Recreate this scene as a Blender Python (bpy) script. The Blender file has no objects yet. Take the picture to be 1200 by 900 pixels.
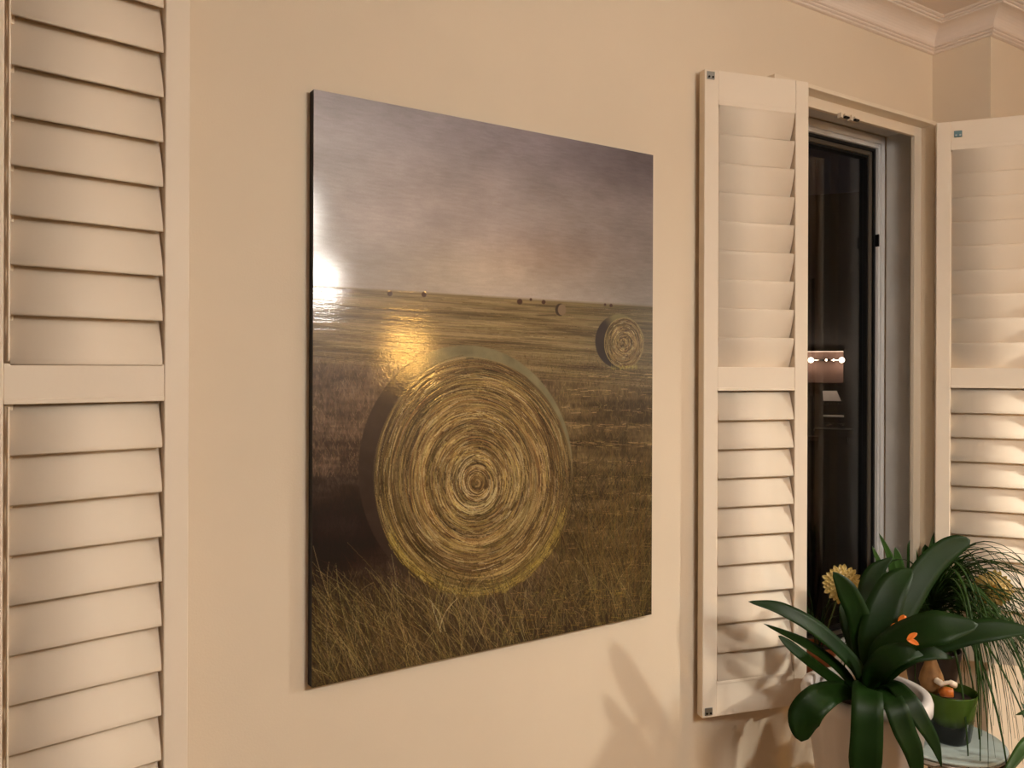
import bpy, bmesh, math, random
import numpy as np
from mathutils import Vector, Matrix, Euler

# ------------------------------------------------------------------ camera, light, exposure
FPX, YAW, ROLL, CX, CY = 950.0, math.radians(32.8), 0.0035, 600.0, 431.0
EYE = Vector((0, 0, 1.5))
EXPOSURE = -0.10
KEY_W, GLOBE_W, BOWL_W, SHADE_W, HOOD_W = 140.0, 27.0, 80.0, 90.0, 7.0     # watts given off by each lamp
S = bpy.context.scene
COL = S.collection
_F = Vector((math.sin(YAW), math.cos(YAW), 0))
_R0 = Vector((math.cos(YAW), -math.sin(YAW), 0))
_U0 = Vector((0, 0, 1))
_R = _R0 * math.cos(ROLL) + _U0 * math.sin(ROLL)
_U = _U0 * math.cos(ROLL) - _R0 * math.sin(ROLL)
cam_d = bpy.data.cameras.new('camera')
cam = bpy.data.objects.new('camera', cam_d)
COL.objects.link(cam)
cam_d.sensor_width = 36.0
cam_d.lens = 36.0 * FPX / 1200.0
cam_d.shift_y = (CY - 450.0) / 1200.0
cam_d.clip_start = 0.02
m = Matrix((_R, _U, -_F)).transposed().to_4x4()
m.translation = EYE
cam.matrix_world = m
S.camera = cam
S.view_settings.view_transform = 'Standard'
S.view_settings.look = 'None'
S.view_settings.gamma = 1.0
S.view_settings.use_curve_mapping = False
S.view_settings.exposure = EXPOSURE
S.cycles.use_denoising = True
S.cycles.max_bounces = 10
S.cycles.diffuse_bounces = 6
S.cycles.glossy_bounces = 5
S.cycles.sample_clamp_indirect = 6.0
S.cycles.blur_glossy = 0.3
world = bpy.data.worlds.new('world')
S.world = world
world.use_nodes = True
world.node_tree.nodes['Background'].inputs[0].default_value = (0.012, 0.016, 0.026, 1)
world.node_tree.nodes['Background'].inputs[1].default_value = 0.12

def ray(px, py):
    return _F + _R * ((px - CX) / FPX) - _U * ((py - CY) / FPX)
def at(px, py, Z):                     # the place seen at that spot of the photograph, Z metres deep
    return EYE + ray(px, py) * Z
def onY(px, py, Y):
    r = ray(px, py)
    return EYE + r * (Y / r.y)
def project(p):
    d = p - EYE
    z = d.dot(_F)
    return CX + FPX * d.dot(_R) / z, CY - FPX * d.dot(_U) / z

# ------------------------------------------------------------------ materials
def srgb(c):
    return tuple((x / 12.92 if x <= .04045 else ((x + .055) / 1.055) ** 2.4) for x in [v / 255.0 for v in c])
def mat(name, col, rough=.5, metal=0., noise=.0, nscale=20., bump=0., bscale=200., coat=0., coat_rough=.1, spec=.5,
        trans=0., ior=1.45, emis=None, estr=0., sss=0., col2=None):
    m = bpy.data.materials.new(name)
    m.use_nodes = True
    nt = m.node_tree
    b = nt.nodes['Principled BSDF']
    c = srgb(col)
    b.inputs['Base Color'].default_value = (*c, 1)
    b.inputs['Roughness'].default_value = rough
    b.inputs['Metallic'].default_value = metal
    b.inputs['Specular IOR Level'].default_value = spec
    b.inputs['Coat Weight'].default_value = coat
    b.inputs['Coat Roughness'].default_value = coat_rough
    b.inputs['Transmission Weight'].default_value = trans
    b.inputs['IOR'].default_value = ior
    if emis:
        b.inputs['Emission Color'].default_value = (*srgb(emis), 1)
        b.inputs['Emission Strength'].default_value = estr
    tc = nt.nodes.new('ShaderNodeTexCoord')
    if noise > 0:
        n = nt.nodes.new('ShaderNodeTexNoise')
        n.inputs['Scale'].default_value = nscale
        n.inputs['Detail'].default_value = 5
        nt.links.new(tc.outputs['Object'], n.inputs['Vector'])
        mx = nt.nodes.new('ShaderNodeMix')
        mx.data_type = 'RGBA'
        c2 = srgb(col2) if col2 else tuple(v * (1 - noise) for v in c)
        mx.inputs['A'].default_value = (*c2, 1)
        mx.inputs['B'].default_value = (*c, 1)
        rp = nt.nodes.new('ShaderNodeMapRange')
        rp.inputs['From Min'].default_value = .3
        rp.inputs['From Max'].default_value = .7
        nt.links.new(n.outputs['Fac'], rp.inputs['Value'])
        nt.links.new(rp.outputs['Result'], mx.inputs['Factor'])
        nt.links.new(mx.outputs['Result'], b.inputs['Base Color'])
    if bump > 0:
        n2 = nt.nodes.new('ShaderNodeTexNoise')
        n2.inputs['Scale'].default_value = bscale
        n2.inputs['Detail'].default_value = 3
        nt.links.new(tc.outputs['Object'], n2.inputs['Vector'])
        bp = nt.nodes.new('ShaderNodeBump')
        bp.inputs['Strength'].default_value = bump
        bp.inputs['Distance'].default_value = .002
        nt.links.new(n2.outputs['Fac'], bp.inputs['Height'])
        nt.links.new(bp.outputs['Normal'], b.inputs['Normal'])
    return m

M = dict(
    wall=mat('wall_paint', (229, 213, 190), .75, noise=.05, nscale=3, bump=.12, bscale=260, spec=.3),
    darkwall=mat('darkened_wall_paint', (112, 98, 84), .75, noise=.05, nscale=3, bump=.2, bscale=260, spec=.3),  # unlit room put into unseen walls' colour, keeping the pane's reflection dark
    ceil=mat('ceiling_paint', (226, 212, 200), .85, bump=.1, bscale=120, spec=.2),
    crown=mat('crown_paint', (232, 218, 206), .6, bump=.1, bscale=150, spec=.3),
    shutter=mat('shutter_paint', (236, 222, 203), .55, noise=.02, nscale=6, bump=.06, bscale=90, spec=.32),
    casing=mat('casing_paint', (233, 218, 196), .42, bump=.05, bscale=90),
    upvc=mat('window_white', (222, 220, 218), .35),
    reveal=mat('reveal_plaster', (214, 210, 205), .8, noise=.12, nscale=8, bump=.3, bscale=120),
    gasket=mat('rubber_gasket', (12, 12, 14), .6),
    sash=mat('sash_brown', (92, 84, 74), .35),
    glass=mat('window_glass', (255, 255, 255), 0., trans=1., ior=1.5),
    floor=mat('floor_oak', (140, 116, 90), .4, noise=.3, nscale=5, bump=.1),
    steel=mat('catch_steel', (150, 152, 150), .35, metal=.9),
    blue=mat('catch_blue_grey', (84, 112, 118), .35, metal=.3),
    black=mat('black_canvas_edge', (14, 12, 12), .6),
    iron=mat('black_iron', (16, 14, 14), .35, metal=.4, bump=.2, bscale=80),
    chrome=mat('chrome', (215, 212, 208), .08, metal=1.),
    whitepot=mat('white_glazed_ceramic', (226, 218, 214), .38, noise=.03, nscale=12, coat=.25, coat_rough=.2),
    nightwall=mat('standin_yard_render', (34, 32, 34), .9, noise=.3, nscale=3, bump=.3),  # dark backdrop of the made-up yard
    board=mat('brown_board', (84, 62, 54), .7, noise=.15, nscale=5),
    soil=mat('potting_soil', (58, 36, 24), .95, noise=.6, nscale=60, bump=1., bscale=120),
    terra=mat('terracotta', (150, 84, 50), .8, noise=.2, nscale=30, bump=.2),
    brownpot=mat('dark_brown_pot', (48, 32, 24), .5, noise=.3, nscale=10),
    leaf=mat('clivia_leaf', (21, 46, 8), .48, noise=.35, nscale=9, bump=.1, bscale=60, spec=.22),
    leafb=mat('amaryllis_leaf', (44, 76, 20), .4, noise=.3, nscale=12, spec=.45),
    grass=mat('ponytail_leaf', (38, 64, 14), .6, noise=.4, nscale=14, spec=.2),
    stem=mat('plant_stem', (96, 112, 56), .5, noise=.2),
    orange=mat('orange_petal', (240, 128, 40), .5, noise=.2, nscale=40),
    yellow=mat('yellow_petal', (212, 182, 104), .25, noise=.25, nscale=60, coat=.4),
    amber=mat('amber_centre', (200, 130, 30), .3),
    bulbskin=mat('papery_bulb_skin', (168, 122, 72), .7, noise=.45, nscale=30, bump=.6, bscale=50),
    bulbwhite=mat('fleshy_white_scale', (230, 212, 190), .4),
    bulborange=mat('orange_bulb_scale', (190, 104, 40), .3),
    frost=mat('frosted_glass_top', (186, 200, 196), .22, noise=.08, nscale=14, coat=.5),
    lampmetal=mat('lamp_brushed_metal', (120, 112, 100), .3, metal=.9),
    wood=mat('sideboard_wood', (92, 60, 38), .4, noise=.3, nscale=8),
    hoodwhite=mat('hood_enamel', (215, 205, 195), .4),
    bark=mat('palm_bark', (96, 76, 54), .85, noise=.4, nscale=40, bump=.6, bscale=60),
)
def pot_glaze():
    m = mat('green_to_black_glaze', (70, 96, 36), .16, spec=.35)
    nt = m.node_tree
    b = nt.nodes['Principled BSDF']
    tc = nt.nodes.new('ShaderNodeTexCoord'); sp = nt.nodes.new('ShaderNodeSeparateXYZ')
    n = nt.nodes.new('ShaderNodeTexNoise'); n.inputs['Scale'].default_value = 18
    ad = nt.nodes.new('ShaderNodeMath'); ad.operation = 'MULTIPLY_ADD'; ad.inputs[1].default_value = .02
    rp = nt.nodes.new('ShaderNodeValToRGB')
    rp.color_ramp.elements[0].position = .055; rp.color_ramp.elements[0].color = (*srgb((6, 7, 6)), 1)
    rp.color_ramp.elements[1].position = .085; rp.color_ramp.elements[1].color = (*srgb((62, 86, 30)), 1)
    nt.links.new(tc.outputs['Object'], sp.inputs[0]); nt.links.new(tc.outputs['Object'], n.inputs['Vector'])
    nt.links.new(n.outputs['Fac'], ad.inputs[0]); nt.links.new(sp.outputs['Z'], ad.inputs[2])
    nt.links.new(ad.outputs[0], rp.inputs[0]); nt.links.new(rp.outputs[0], b.inputs['Base Color'])
    return m
M['glaze'] = pot_glaze()
def lamp_mat(name, col, watts, area):
    m = mat(name, (255, 255, 255), .4, emis=col, estr=watts / (math.pi * area))
    return m

# ------------------------------------------------------------------ mesh helpers
class MB:
    def __init__(s): s.bm = bmesh.new()
    def box(s, a, b, rot=None, piv=None):
        g = bmesh.ops.create_cube(s.bm, size=1.0)['verts']
        c = [(a[i] + b[i]) / 2 for i in range(3)]; d = [abs(b[i] - a[i]) for i in range(3)]
        for v in g:
            v.co = Vector((v.co.x * d[0] + c[0], v.co.y * d[1] + c[1], v.co.z * d[2] + c[2]))
            if rot is not None: v.co = rot @ (v.co - piv) + piv
        return s
    def rings(s, rings, caps=True, closed=True):
        vs = [[s.bm.verts.new(p) for p in r] for r in rings]
        n = len(rings[0])
        for i in range(len(vs) - 1):
            for j in range(n if closed else n - 1):
                k = (j + 1) % n
                try: s.bm.faces.new((vs[i][j], vs[i][k], vs[i + 1][k], vs[i + 1][j]))
                except ValueError: pass
        if caps and closed:
            s.bm.faces.new(vs[0][::-1]); s.bm.faces.new(vs[-1])
        return s
    def tube(s, pts, r, n=8, caps=True):
        pts = [Vector(p) for p in pts]
        rs = r if isinstance(r, (list, tuple)) else [r] * len(pts)
        out = []; up = None
        for i, p in enumerate(pts):
            t = (pts[min(i + 1, len(pts) - 1)] - pts[max(i - 1, 0)]).normalized()
            if up is None:
                up = Vector((0, 0, 1)) if abs(t.z) < .9 else Vector((1, 0, 0))
            x = t.cross(up).normalized(); y = x.cross(t).normalized(); up = y
            out.append([p + (x * math.cos(2 * math.pi * k / n) + y * math.sin(2 * math.pi * k / n)) * rs[i] for k in range(n)])
        return s.rings(out, caps)
    def lathe(s, prof, n=48, c=(0, 0, 0)):     # closed or open profile (r, z)
        vs = []
        for r, z in prof:
            if r < 1e-6: vs.append([s.bm.verts.new((c[0], c[1], c[2] + z))])
            else: vs.append([s.bm.verts.new((c[0] + r * math.cos(2 * math.pi * k / n), c[1] + r * math.sin(2 * math.pi * k / n), c[2] + z)) for k in range(n)])
        for a, b in zip(vs[:-1], vs[1:]):
            for k in range(n):
                q = (k + 1) % n
                if len(a) == 1 and len(b) == 1: continue
                if len(a) == 1: s.bm.faces.new((a[0], b[q], b[k]))
                elif len(b) == 1: s.bm.faces.new((a[k], a[q], b[0]))
                else: s.bm.faces.new((a[k], a[q], b[q], b[k]))
        return s
    def sphere(s, c, r, sc=(1, 1, 1), u=24, v=14):
        g = bmesh.ops.create_uvsphere(s.bm, u_segments=u, v_segments=v, radius=r)['verts']
        for q in g: q.co = Vector((q.co.x * sc[0] + c[0], q.co.y * sc[1] + c[1], q.co.z * sc[2] + c[2]))
        return s
    def build(s, name, m, parent=None, smooth=False, bevel=0, kind=None):
        bmesh.ops.recalc_face_normals(s.bm, faces=s.bm.faces[:])
        me = bpy.data.meshes.new(name)
        s.bm.to_mesh(me); s.bm.free()
        me.materials.append(m)
        o = bpy.data.objects.new(name, me)
        COL.objects.link(o)
        if parent is not None: o.parent = parent
        if smooth:
            for p in me.polygons: p.use_smooth = True
        if bevel:
            b = o.modifiers.new('bevel', 'BEVEL'); b.width = bevel; b.segments = 2; b.limit_method = 'ANGLE'
            b.angle_limit = math.radians(50)
        if kind: o['kind'] = kind
        return o
def empty(name, loc=(0, 0, 0), rz=0., kind=None):
    o = bpy.data.objects.new(name, None)
    o.empty_display_size = .05
    COL.objects.link(o); o.location = loc; o.rotation_euler = (0, 0, rz)
    if kind: o['kind'] = kind
    return o
def tag(o, label, cat, group=None):
    o['label'] = label; o['category'] = cat
    if group: o['group'] = group
    return o
def catmull(pts, per=8):
    P = [Vector(p) for p in pts]
    P = [P[0] * 2 - P[1]] + P + [P[-1] * 2 - P[-2]]
    out = []
    for i in range(1, len(P) - 2):
        for k in range(per):
            t = k / per
            a, b, c, d = P[i - 1], P[i], P[i + 1], P[i + 2]
            out.append(.5 * ((2 * b) + (c - a) * t + (2 * a - 5 * b + 4 * c - d) * t * t + (3 * b - 3 * c + d - a) * t ** 3))
    out.append(P[-2])
    return out

# ------------------------------------------------------------------ the room
WY, WT = 1.5, .165                       # painting wall and how thick it is
CEIL = 2.62
WX0, WX1 = -2.6, 2.615                  # far left wall, the jog by the window
JY = 1.315                              # the wall goes on to the right from here
RX, BY = 8.6, -3.2
OP = (1.83, 2.50, .60, 2.275)           # the window's opening
OP2 = (-.78, -.035, .60, 2.275)         # the other window, left of the photograph
def wall_with_holes(x0, x1, holes):
    b = MB(); x = x0
    for (a, c, z0, z1) in holes:
        b.box((x, WY, 0), (a, WY + WT, CEIL + .1)); b.box((a, WY, 0), (c, WY + WT, z0)); b.box((a, WY, z1), (c, WY + WT, CEIL + .1)); x = c
    b.box((x, WY, 0), (x1, WY + WT, CEIL + .1))
    return b
wall_with_holes(WX0, WX1, [OP2, OP]).build('wall_front', M['wall'], kind='structure')
MB().box((WX1, JY, 0), (RX, WY + WT, CEIL + .1)).build('wall_jog', M['wall'], kind='structure')
MB().box((WX0 - .1, BY - .1, 0), (WX0, WY + WT, CEIL + .1)).build('wall_left', M['darkwall'], kind='structure')
MB().box((RX, BY - .1, 0), (RX + .1, WY + WT, CEIL + .1)).build('wall_right', M['darkwall'], kind='structure')
MB().box((WX0, BY - .1, 0), (RX, BY, CEIL + .1)).build('wall_back', M['darkwall'], kind='structure')
MB().box((WX0 - .1, BY - .1, -.08), (RX + .1, WY + WT, 0)).build('floor', M['floor'], kind='structure')
MB().box((WX0, BY, CEIL), (RX, WY, CEIL + .1)).build('ceiling', M['ceil'], kind='structure')

# crown moulding: bead, bead, cove, bead, bead, mitred round the jog.  profile = (out from the wall, down from the ceiling)
prof = [(0, .084)]
def bead(cx_, cz_, r, a0, a1, n=5):
    for k in range(n + 1):
        a = math.radians(a0 + (a1 - a0) * k / n)
        prof.append((cx_ + r * math.cos(a), cz_ + r * math.sin(a)))
prof += [(.006, .084), (.010, .082), (.011, .078), (.008, .0755), (.0125, .0745), (.015, .072), (.0145, .069), (.0115, .067), (.016, .066), (.0185, .0635), (.018, .061), (.0155, .059)]
for k in range(9):
    a = math.radians(90 * k / 8)
    prof.append((.0165 + .047 * (1 - math.cos(a)), .0585 - .040 * math.sin(a)))
prof += [(.068, .0185), (.0705, .0165), (.0705, .0135), (.068, .0125), (.074, .0118), (.0765, .0095), (.076, .0068), (.0735, .0058), (.080, .005), (.084, .003), (.085, 0)]
def crown(name, path):
    """path: points with the room on the right-hand side walking along; mitred offsets"""
    b = MB(); rings = []
    P = [Vector((x, y)) for x, y in path]
    for i, p in enumerate(P):
        d0 = (P[i] - P[i - 1]).normalized() if i else (P[1] - P[0]).normalized()
        d1 = (P[i + 1] - P[i]).normalized() if i < len(P) - 1 else d0
        n0 = Vector((d0.y, -d0.x)); n1 = Vector((d1.y, -d1.x))
        mdir = (n0 + n1) / (1 + n0.dot(n1))
        rings.append([(p.x + mdir.x * o, p.y + mdir.y * o, CEIL - dz) for o, dz in prof] + [(p.x, p.y, CEIL)])
    return b.rings(rings).build(name, M['crown'], kind='structure')
crown('trim_1', [(WX0, WY), (WX1, WY), (WX1, JY), (RX, JY)])
# baseboards
MB().box((WX0, WY - .015, 0), (WX1, WY, .12)).build('baseboard_front', M['casing'], bevel=.004, kind='structure')
MB().box((WX1, JY - .015, 0), (RX, JY, .12)).build('baseboard_jog', M['casing'], bevel=.004, kind='structure')

def window(name, op, xl, xr, left_post, right_post):
    """xl/xr: inner faces of the projecting casing. posts: the wide jamb the shutters hang on."""
    x0, x1, z0, z1 = op
    w = empty(name, ((x0 + x1) / 2, WY, z0), kind='structure')
    inv = Matrix.Translation(-Vector(w.location))
    def fin(o):
        o.data.transform(inv); return o
    ZT = 2.278; YF = 1.42
    # projecting casing: head, jambs, inner stop
    fin(MB().box((left_post[0], YF, ZT - .012), (right_post[1], WY, ZT)).build('casing_head', M['casing'], w, bevel=.002))
    fin(MB().box((left_post[0], 1.4255, z0), (left_post[1], WY, ZT - .012)).build('casing_jamb', M['casing'], w, bevel=.002))
    fin(MB().box((right_post[0], 1.4255 if right_post[1] - right_post[0] > .05 else YF, z0), (right_post[1], WY, ZT - .012)).build('casing_jamb', M['casing'], w, bevel=.002))
    b = MB(); b.box((xl, 1.462, 2.236), (xr, 1.474, ZT - .012)); b.box((xr - .037, 1.462, z0), (xr, 1.474, 2.236)); b.box((xl, 1.462, z0), (xl + .02, 1.474, 2.236))
    fin(b.build('casing_stop', M['casing'], w, bevel=.001))
    # plaster reveal lining
    b = MB(); t = .006
    b.box((x0, 1.476, z0), (x0 + t, 1.585, z1)); b.box((x1 - t, 1.476, z0), (x1, 1.585, z1)); b.box((x0 + t, 1.476, z1 - t), (x1 - t, 1.585, z1))
    fin(b.build('plaster_reveal', M['reveal'], w))
    # frame (two steps), gasket, sash, pane
    def ring(mb, a, y0, y1, wd, at_=None, wt=None):
        at_ = a if at_ is None else at_; wt = wt or wd
        X0, X1, Z0, Z1 = x0 + t + a, x1 - t - a, z0 + at_, z1 - t - at_
        mb.box((X0, y0, Z0), (X0 + wd, y1, Z1)); mb.box((X1 - wd, y0, Z0), (X1, y1, Z1))
        mb.box((X0 + wd, y0, Z1 - wt), (X1 - wd, y1, Z1)); mb.box((X0 + wd, y0, Z0), (X1 - wd, y1, Z0 + wt))
        return mb
    f = MB(); ring(f, 0, 1.590, 1.66, .018, 0, .026); ring(f, .018, 1.596, 1.66, .010, .026, .014)
    fin(f.build('frame', M['upvc'], w, bevel=.002))
    fin(ring(MB(), .028, 1.606, 1.66, .009, .040, .009).build('gasket', M['gasket'], w))
    fin(ring(MB(), .037, 1.612, 1.65, .014, .049, .014).build('sash', M['sash'], w, bevel=.003))
    fin(ring(MB(), .051, 1.618, 1.65, .006, .063, .006).build('gasket', M['gasket'], w))
    a = .055
    fin(MB().box((x0 + t + a, 1.632, z0 + a + .012), (x1 - t - a, 1.638, z1 - t - a - .012)).build('pane', M['glass'], w))
    # sill board
    fin(MB().box((x0 + .002, 1.41, z0 - .001), (x1 - .002, 1.59, z0 + .014)).build('sill', M['casing'], w, bevel=.004))
    # magnetic shutter catches under the head
    for k in range(2):
        cx = x0 + .245 + k * .047
        b = MB(); b.box((cx - .017, 1.448, 2.224), (cx + .017, 1.462, 2.240)); b.box((cx - .012, 1.440, 2.228), (cx + .012, 1.449, 2.234))
        fin(b.build('shutter_catch', M['casing'], w, bevel=.001))
        fin(MB().box((cx - .009, 1.4395, 2.2225), (cx + .009, 1.4475, 2.2275)).build('catch_magnet', M['iron'], w))
    # striker on the frame edge
    fin(MB().box((x1 - t - .030, 1.594, 1.905), (x1 - t - .025, 1.606, 1.945)).build('striker_plate', M['iron'], w))
    return w
window('window_1', OP, 1.826, 2.487, (1.735, 1.826), (2.487, 2.502))
window('window_2', OP2, -.765, -.040, (-.785, -.765), (-.040, .030))

# ------------------------------------------------------------------ plantation shutters
PW, PH, STILE, TH = .320, 1.645, .0405, .027
PITCH, CHORD = .074, .0835
def slat_mesh(name, L):
    b = MB(); rings = []
    n = 16; ht = .0045
    for x in (0, L):
        r = []
        for k in range(n):
            a = 2 * math.pi * k / n
            c, s_ = math.cos(a), math.sin(a)
            zz = (abs(c) ** .8) * (1 if c > 0 else -1) * CHORD / 2
            yy = s_ * ht
            r.append((x, yy, zz))
        rings.append(r)
    b.rings(rings)
    o = b.build(name, M['shutter'], None, smooth=True)
    me = o.data
    for p in me.polygons:
        if len(p.vertices) > 4: p.use_smooth = False
    bpy.data.objects.remove(o)
    return me
def shutter(origin, rz, label, upper_out, lower_out, plates, width=PW, tilt=17.0, stile_l=STILE, gap=.003):
    """origin: bottom left corner (seen from the room) of the panel's middle plane; upper_out: which slat edge leans out"""
    t = empty('louvred_shutter', origin, rz)
    tag(t, label, 'shutter', 'louvred shutters')
    h = TH / 2
    me_slat = slat_mesh('louvre_slat', width - STILE - stile_l - gap - .003)
    for x, w_ in ((0, stile_l), (width - STILE, STILE)):
        MB().box((x, -h, 0), (x + w_, h, PH)).build('stile', M['shutter'], t, bevel=.0022)
    def rail(name, z0, z1, lip):
        b = MB(); b.box((stile_l, -h + .0012, z0), (width - STILE, h - .0012, z1))
        for (a, c) in lip: b.box((stile_l, -h - .0002, a), (width - STILE, h, c))
        b.build(name, M['shutter'], t, bevel=.0012)
    rail('top_rail', PH - .088, PH, [(PH - .088, PH - .074)])
    rail('middle_rail', .829, .890, [(.829, .837)])
    rail('bottom_rail', 0, .089, [(.081, .089)])
    for z0, n, out in ((.089, 10, lower_out), (.890, 9, upper_out)):
        ang = math.radians(tilt) * (-1 if out == 'bottom' else 1)
        for i in range(n):
            o = bpy.data.objects.new('louvre_slat', me_slat)
            COL.objects.link(o); o.parent = t
            o.location = (stile_l + gap, 0, z0 + PITCH * (i + .5))
            o.rotation_euler = (ang + math.radians(random.uniform(-.7, .7)), 0, 0)
        zt = z0 + PITCH * n
        MB().box((stile_l + gap - .0030 if gap > .004 else stile_l + .0004, -.0135 if gap > .004 else -.010, z0 + .004), (stile_l + gap - .0006, -.001, zt - .004)).build('tilt_bar', M['casing'], t)
    for (x, z, mk) in plates:
        p = MB().box((x, -h - .0022, z), (x + .022, -h, z + .020)).build('catch_plate', M[mk], t, bevel=.001)
        b = MB()
        for dx in (.0055, .0165):
            b.tube([(x + dx, -h - .0036, z + .006), (x + dx, -h - .0021, z + .006)], .0028, 10)
        b.build('screw', M['steel'] if mk != 'steel' else M['iron'], p)
    return t
random.seed(4)
s_mid = shutter((1.522, 1.474, .614), -math.radians(15.4), 'narrow cream louvred shutter folded back between the painting and the window', 'top', 'bottom',
                [(.006, PH - .026, 'steel'), (.006, .006, 'steel')], width=.312)
s_left = shutter((-.0345, 1.411, .614), math.radians(8.9), 'large cream louvred shutter cut off by the left edge of the picture', 'bottom', 'bottom', [], stile_l=.0505, gap=.0085)
s_right = shutter((2.460, 1.400, .614), -math.radians(53.2), 'cream louvred shutter swung out right of the window, behind the grassy plant', 'top', 'bottom',
                  [(.048, PH - .050, 'blue')])
for s_, x in ((s_mid, .312), (s_left, 0), (s_right, 0)):
    for z in (.20, .82, 1.42):
        MB().tube([(x + (.003 if x else -.003), .0145, z - .03), (x + (.003 if x else -.003), .0145, z + .03)], .0035, 8).build('hinge', M['casing'], s_, smooth=True)

# ------------------------------------------------------------------ the painting
PY0 = 1.478
TLc, TRc, BRc, BLc = onY(367.5, 104, PY0), onY(765, 182, PY0), onY(764, 720, PY0), onY(365.5, 806, PY0)
px0 = (TLc.x + BLc.x) / 2; px1 = (TRc.x + BRc.x) / 2
pz1 = (TLc.z + TRc.z) / 2; pz0 = (BLc.z + BRc.z) / 2
NW = 780; NH = int(NW * (pz1 - pz0) / (px1 - px0))
rng = np.random.default_rng(7)
def paint():
    # where each point of the canvas stands in the photograph: only a drawing grid to lay the picture's motifs out on
    u = np.linspace(0, 1, NW); v = np.linspace(0, 1, NH)
    X = px0 + (px1 - px0) * u[None, :] + 0 * v[:, None]
    Zc = pz1 - (pz1 - pz0) * v[:, None] + 0 * u[None, :]
    F = np.array(_F); R = np.array(_R); U = np.array(_U)
    D = np.stack([X, np.full_like(X, PY0), Zc - 1.5], -1)
    zz = D @ F
    GX = CX + FPX * (D @ R) / zz
    GY = CY - FPX * (D @ U) / zz
    def inv(px, py):            # photograph spot -> canvas column, row
        a = (px - CX) / FPX; b = (py - CY) / FPX
        r = F[None] + R[None] * a.reshape(-1, 1) - U[None] * b.reshape(-1, 1)
        k = PY0 / r[:, 1]
        return ((r[:, 0] * k - px0) / (px1 - px0) * (NW - 1)).reshape(px.shape), ((pz1 - (r[:, 2] * k + 1.5)) / (pz1 - pz0) * (NH - 1)).reshape(px.shape)
    T = rng.random((512, 512))
    def vn(x, y, s=0):
        x = x + s * 37.3; y = y + s * 91.7
        xi = np.floor(x).astype(int); yi = np.floor(y).astype(int)
        fx = x - xi; fy = y - yi
        fx = fx * fx * (3 - 2 * fx); fy = fy * fy * (3 - 2 * fy)
        g = lambda i, j: T[i % 512, j % 512]
        return (g(xi, yi) * (1 - fx) + g(xi + 1, yi) * fx) * (1 - fy) + (g(xi, yi + 1) * (1 - fx) + g(xi + 1, yi + 1) * fx) * fy
    def fbm(x, y, s=0, o=4):
        t = 0; a = .5; n = 0
        for k in range(o):
            t = t + a * vn(x * 2 ** k, y * 2 ** k, s + k * 3); n += a; a *= .5
        return t / n
    def ss(a, b, x):
        t = np.clip((x - a) / (b - a), 0, 1); return t * t * (3 - 2 * t)
    def C(*c): return np.array(c, float)
    def mix(a, b, t): return a * (1 - t[..., None]) + b * t[..., None]
    uu = X * 0 + u[None, :]; vv = v[:, None] + 0 * X
    HZ = 336 + (GX - 368) * 24 / 397
    img = np.zeros((NH, NW, 3))
    # ---- sky
    t = np.clip((GY - (104 + (GX - 367) * .196)) / (HZ - (104 + (GX - 367) * .196)), 0, 1)
    top, midc, low = C(110, 100, 101), C(136, 124, 117), C(152, 138, 124)
    sky = mix(mix(top + 0 * img, midc, ss(0, .5, t)), low, ss(.4, 1, t))
    n1 = fbm(uu * 4 + .3 * vv, vv * 7 + uu * .6, 1, 5); n2 = fbm(uu * 9, vv * 22, 5, 4)
    sky *= (1 + (n1 - .5)[..., None] * .42 + (n2 - .5)[..., None] * .13)
    sky *= (1 - .16 * ss(.6, 1., uu) * (1 - .3 * t))[..., None]
    pale = np.exp(-(((GX - 560) / 110) ** 2 + ((GY - 318) / 36) ** 2)); sky += pale[..., None] * C(12, 10, 2)
    pinkc = np.exp(-(((GX - 640) / 80) ** 2 + ((GY - 300) / 30) ** 2)); sky += pinkc[..., None] * C(10, 3, 0)
    sky += ((fbm(uu * 40, vv * 330, 9, 2) - .5)[..., None] * 11)
    img[:] = sky
    img *= 1.09
    # ---- field
    d = GY - HZ
    h1 = fbm(GX / 120, d / 5.0, 11, 4); h2 = fbm(GX / 45, d / 2.2, 13, 3)
    f = mix(C(92, 72, 42) + 0 * img, C(166, 138, 88), ss(.25, .75, h1 * .65 + h2 * .35))
    f = mix(f, C(112, 98, 62) + 0 * img, .35 * ss(520, 760, GX))
    f *= (1 - .35 * ss(640, 765, GX) * (1 - ss(0, 18, d) * .3))[..., None]
    v1 = fbm(GX / 3.2, GY / 9, 17, 3); v2 = fbm(GX / 50, GY / 9, 19, 4); v3 = fbm(GX / 1.6, GY / 4.2, 23, 2)
    br = mix(C(64, 46, 34) + 0 * img, C(138, 110, 84), ss(.22, .85, v2 * .55 + v1 * .3 + v3 * .15))
    brR = mix(C(70, 52, 28) + 0 * img, C(134, 108, 66), ss(.25, .85, v2 * .6 + v1 * .25 + v3 * .15))
    br = mix(br, brR, ss(600, 670, GX))
    f = mix(f, br, ss(70, 105, d + (v2 - .5) * 30))
    # light broken bands lying in the stubble
    band = ss(.66, .82, fbm(GX / 38, GY / 5.5, 29, 3)) * ss(95, 130, d) * ss(.35, .7, v1)
    f = mix(f, C(176, 144, 100) + 0 * img, .38 * band * (1 - .6 * ss(580, 640, GY)))
    # cast shade of the big bale (painted in the picture)
    sh = ss(470, 400, GX + (v2 - .5) * 40) * ss(520, 620, GY) * 1.0
    sh = np.maximum(sh, np.exp(-(((GX - 420) / 62) ** 2 + ((GY - 618) / 62) ** 2)) * 1.1)
    f = mix(f, C(30, 21, 20) + 0 * img, np.clip(sh * (1 - .6 * ss(690, 760, GY)), 0, .96))
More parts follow.
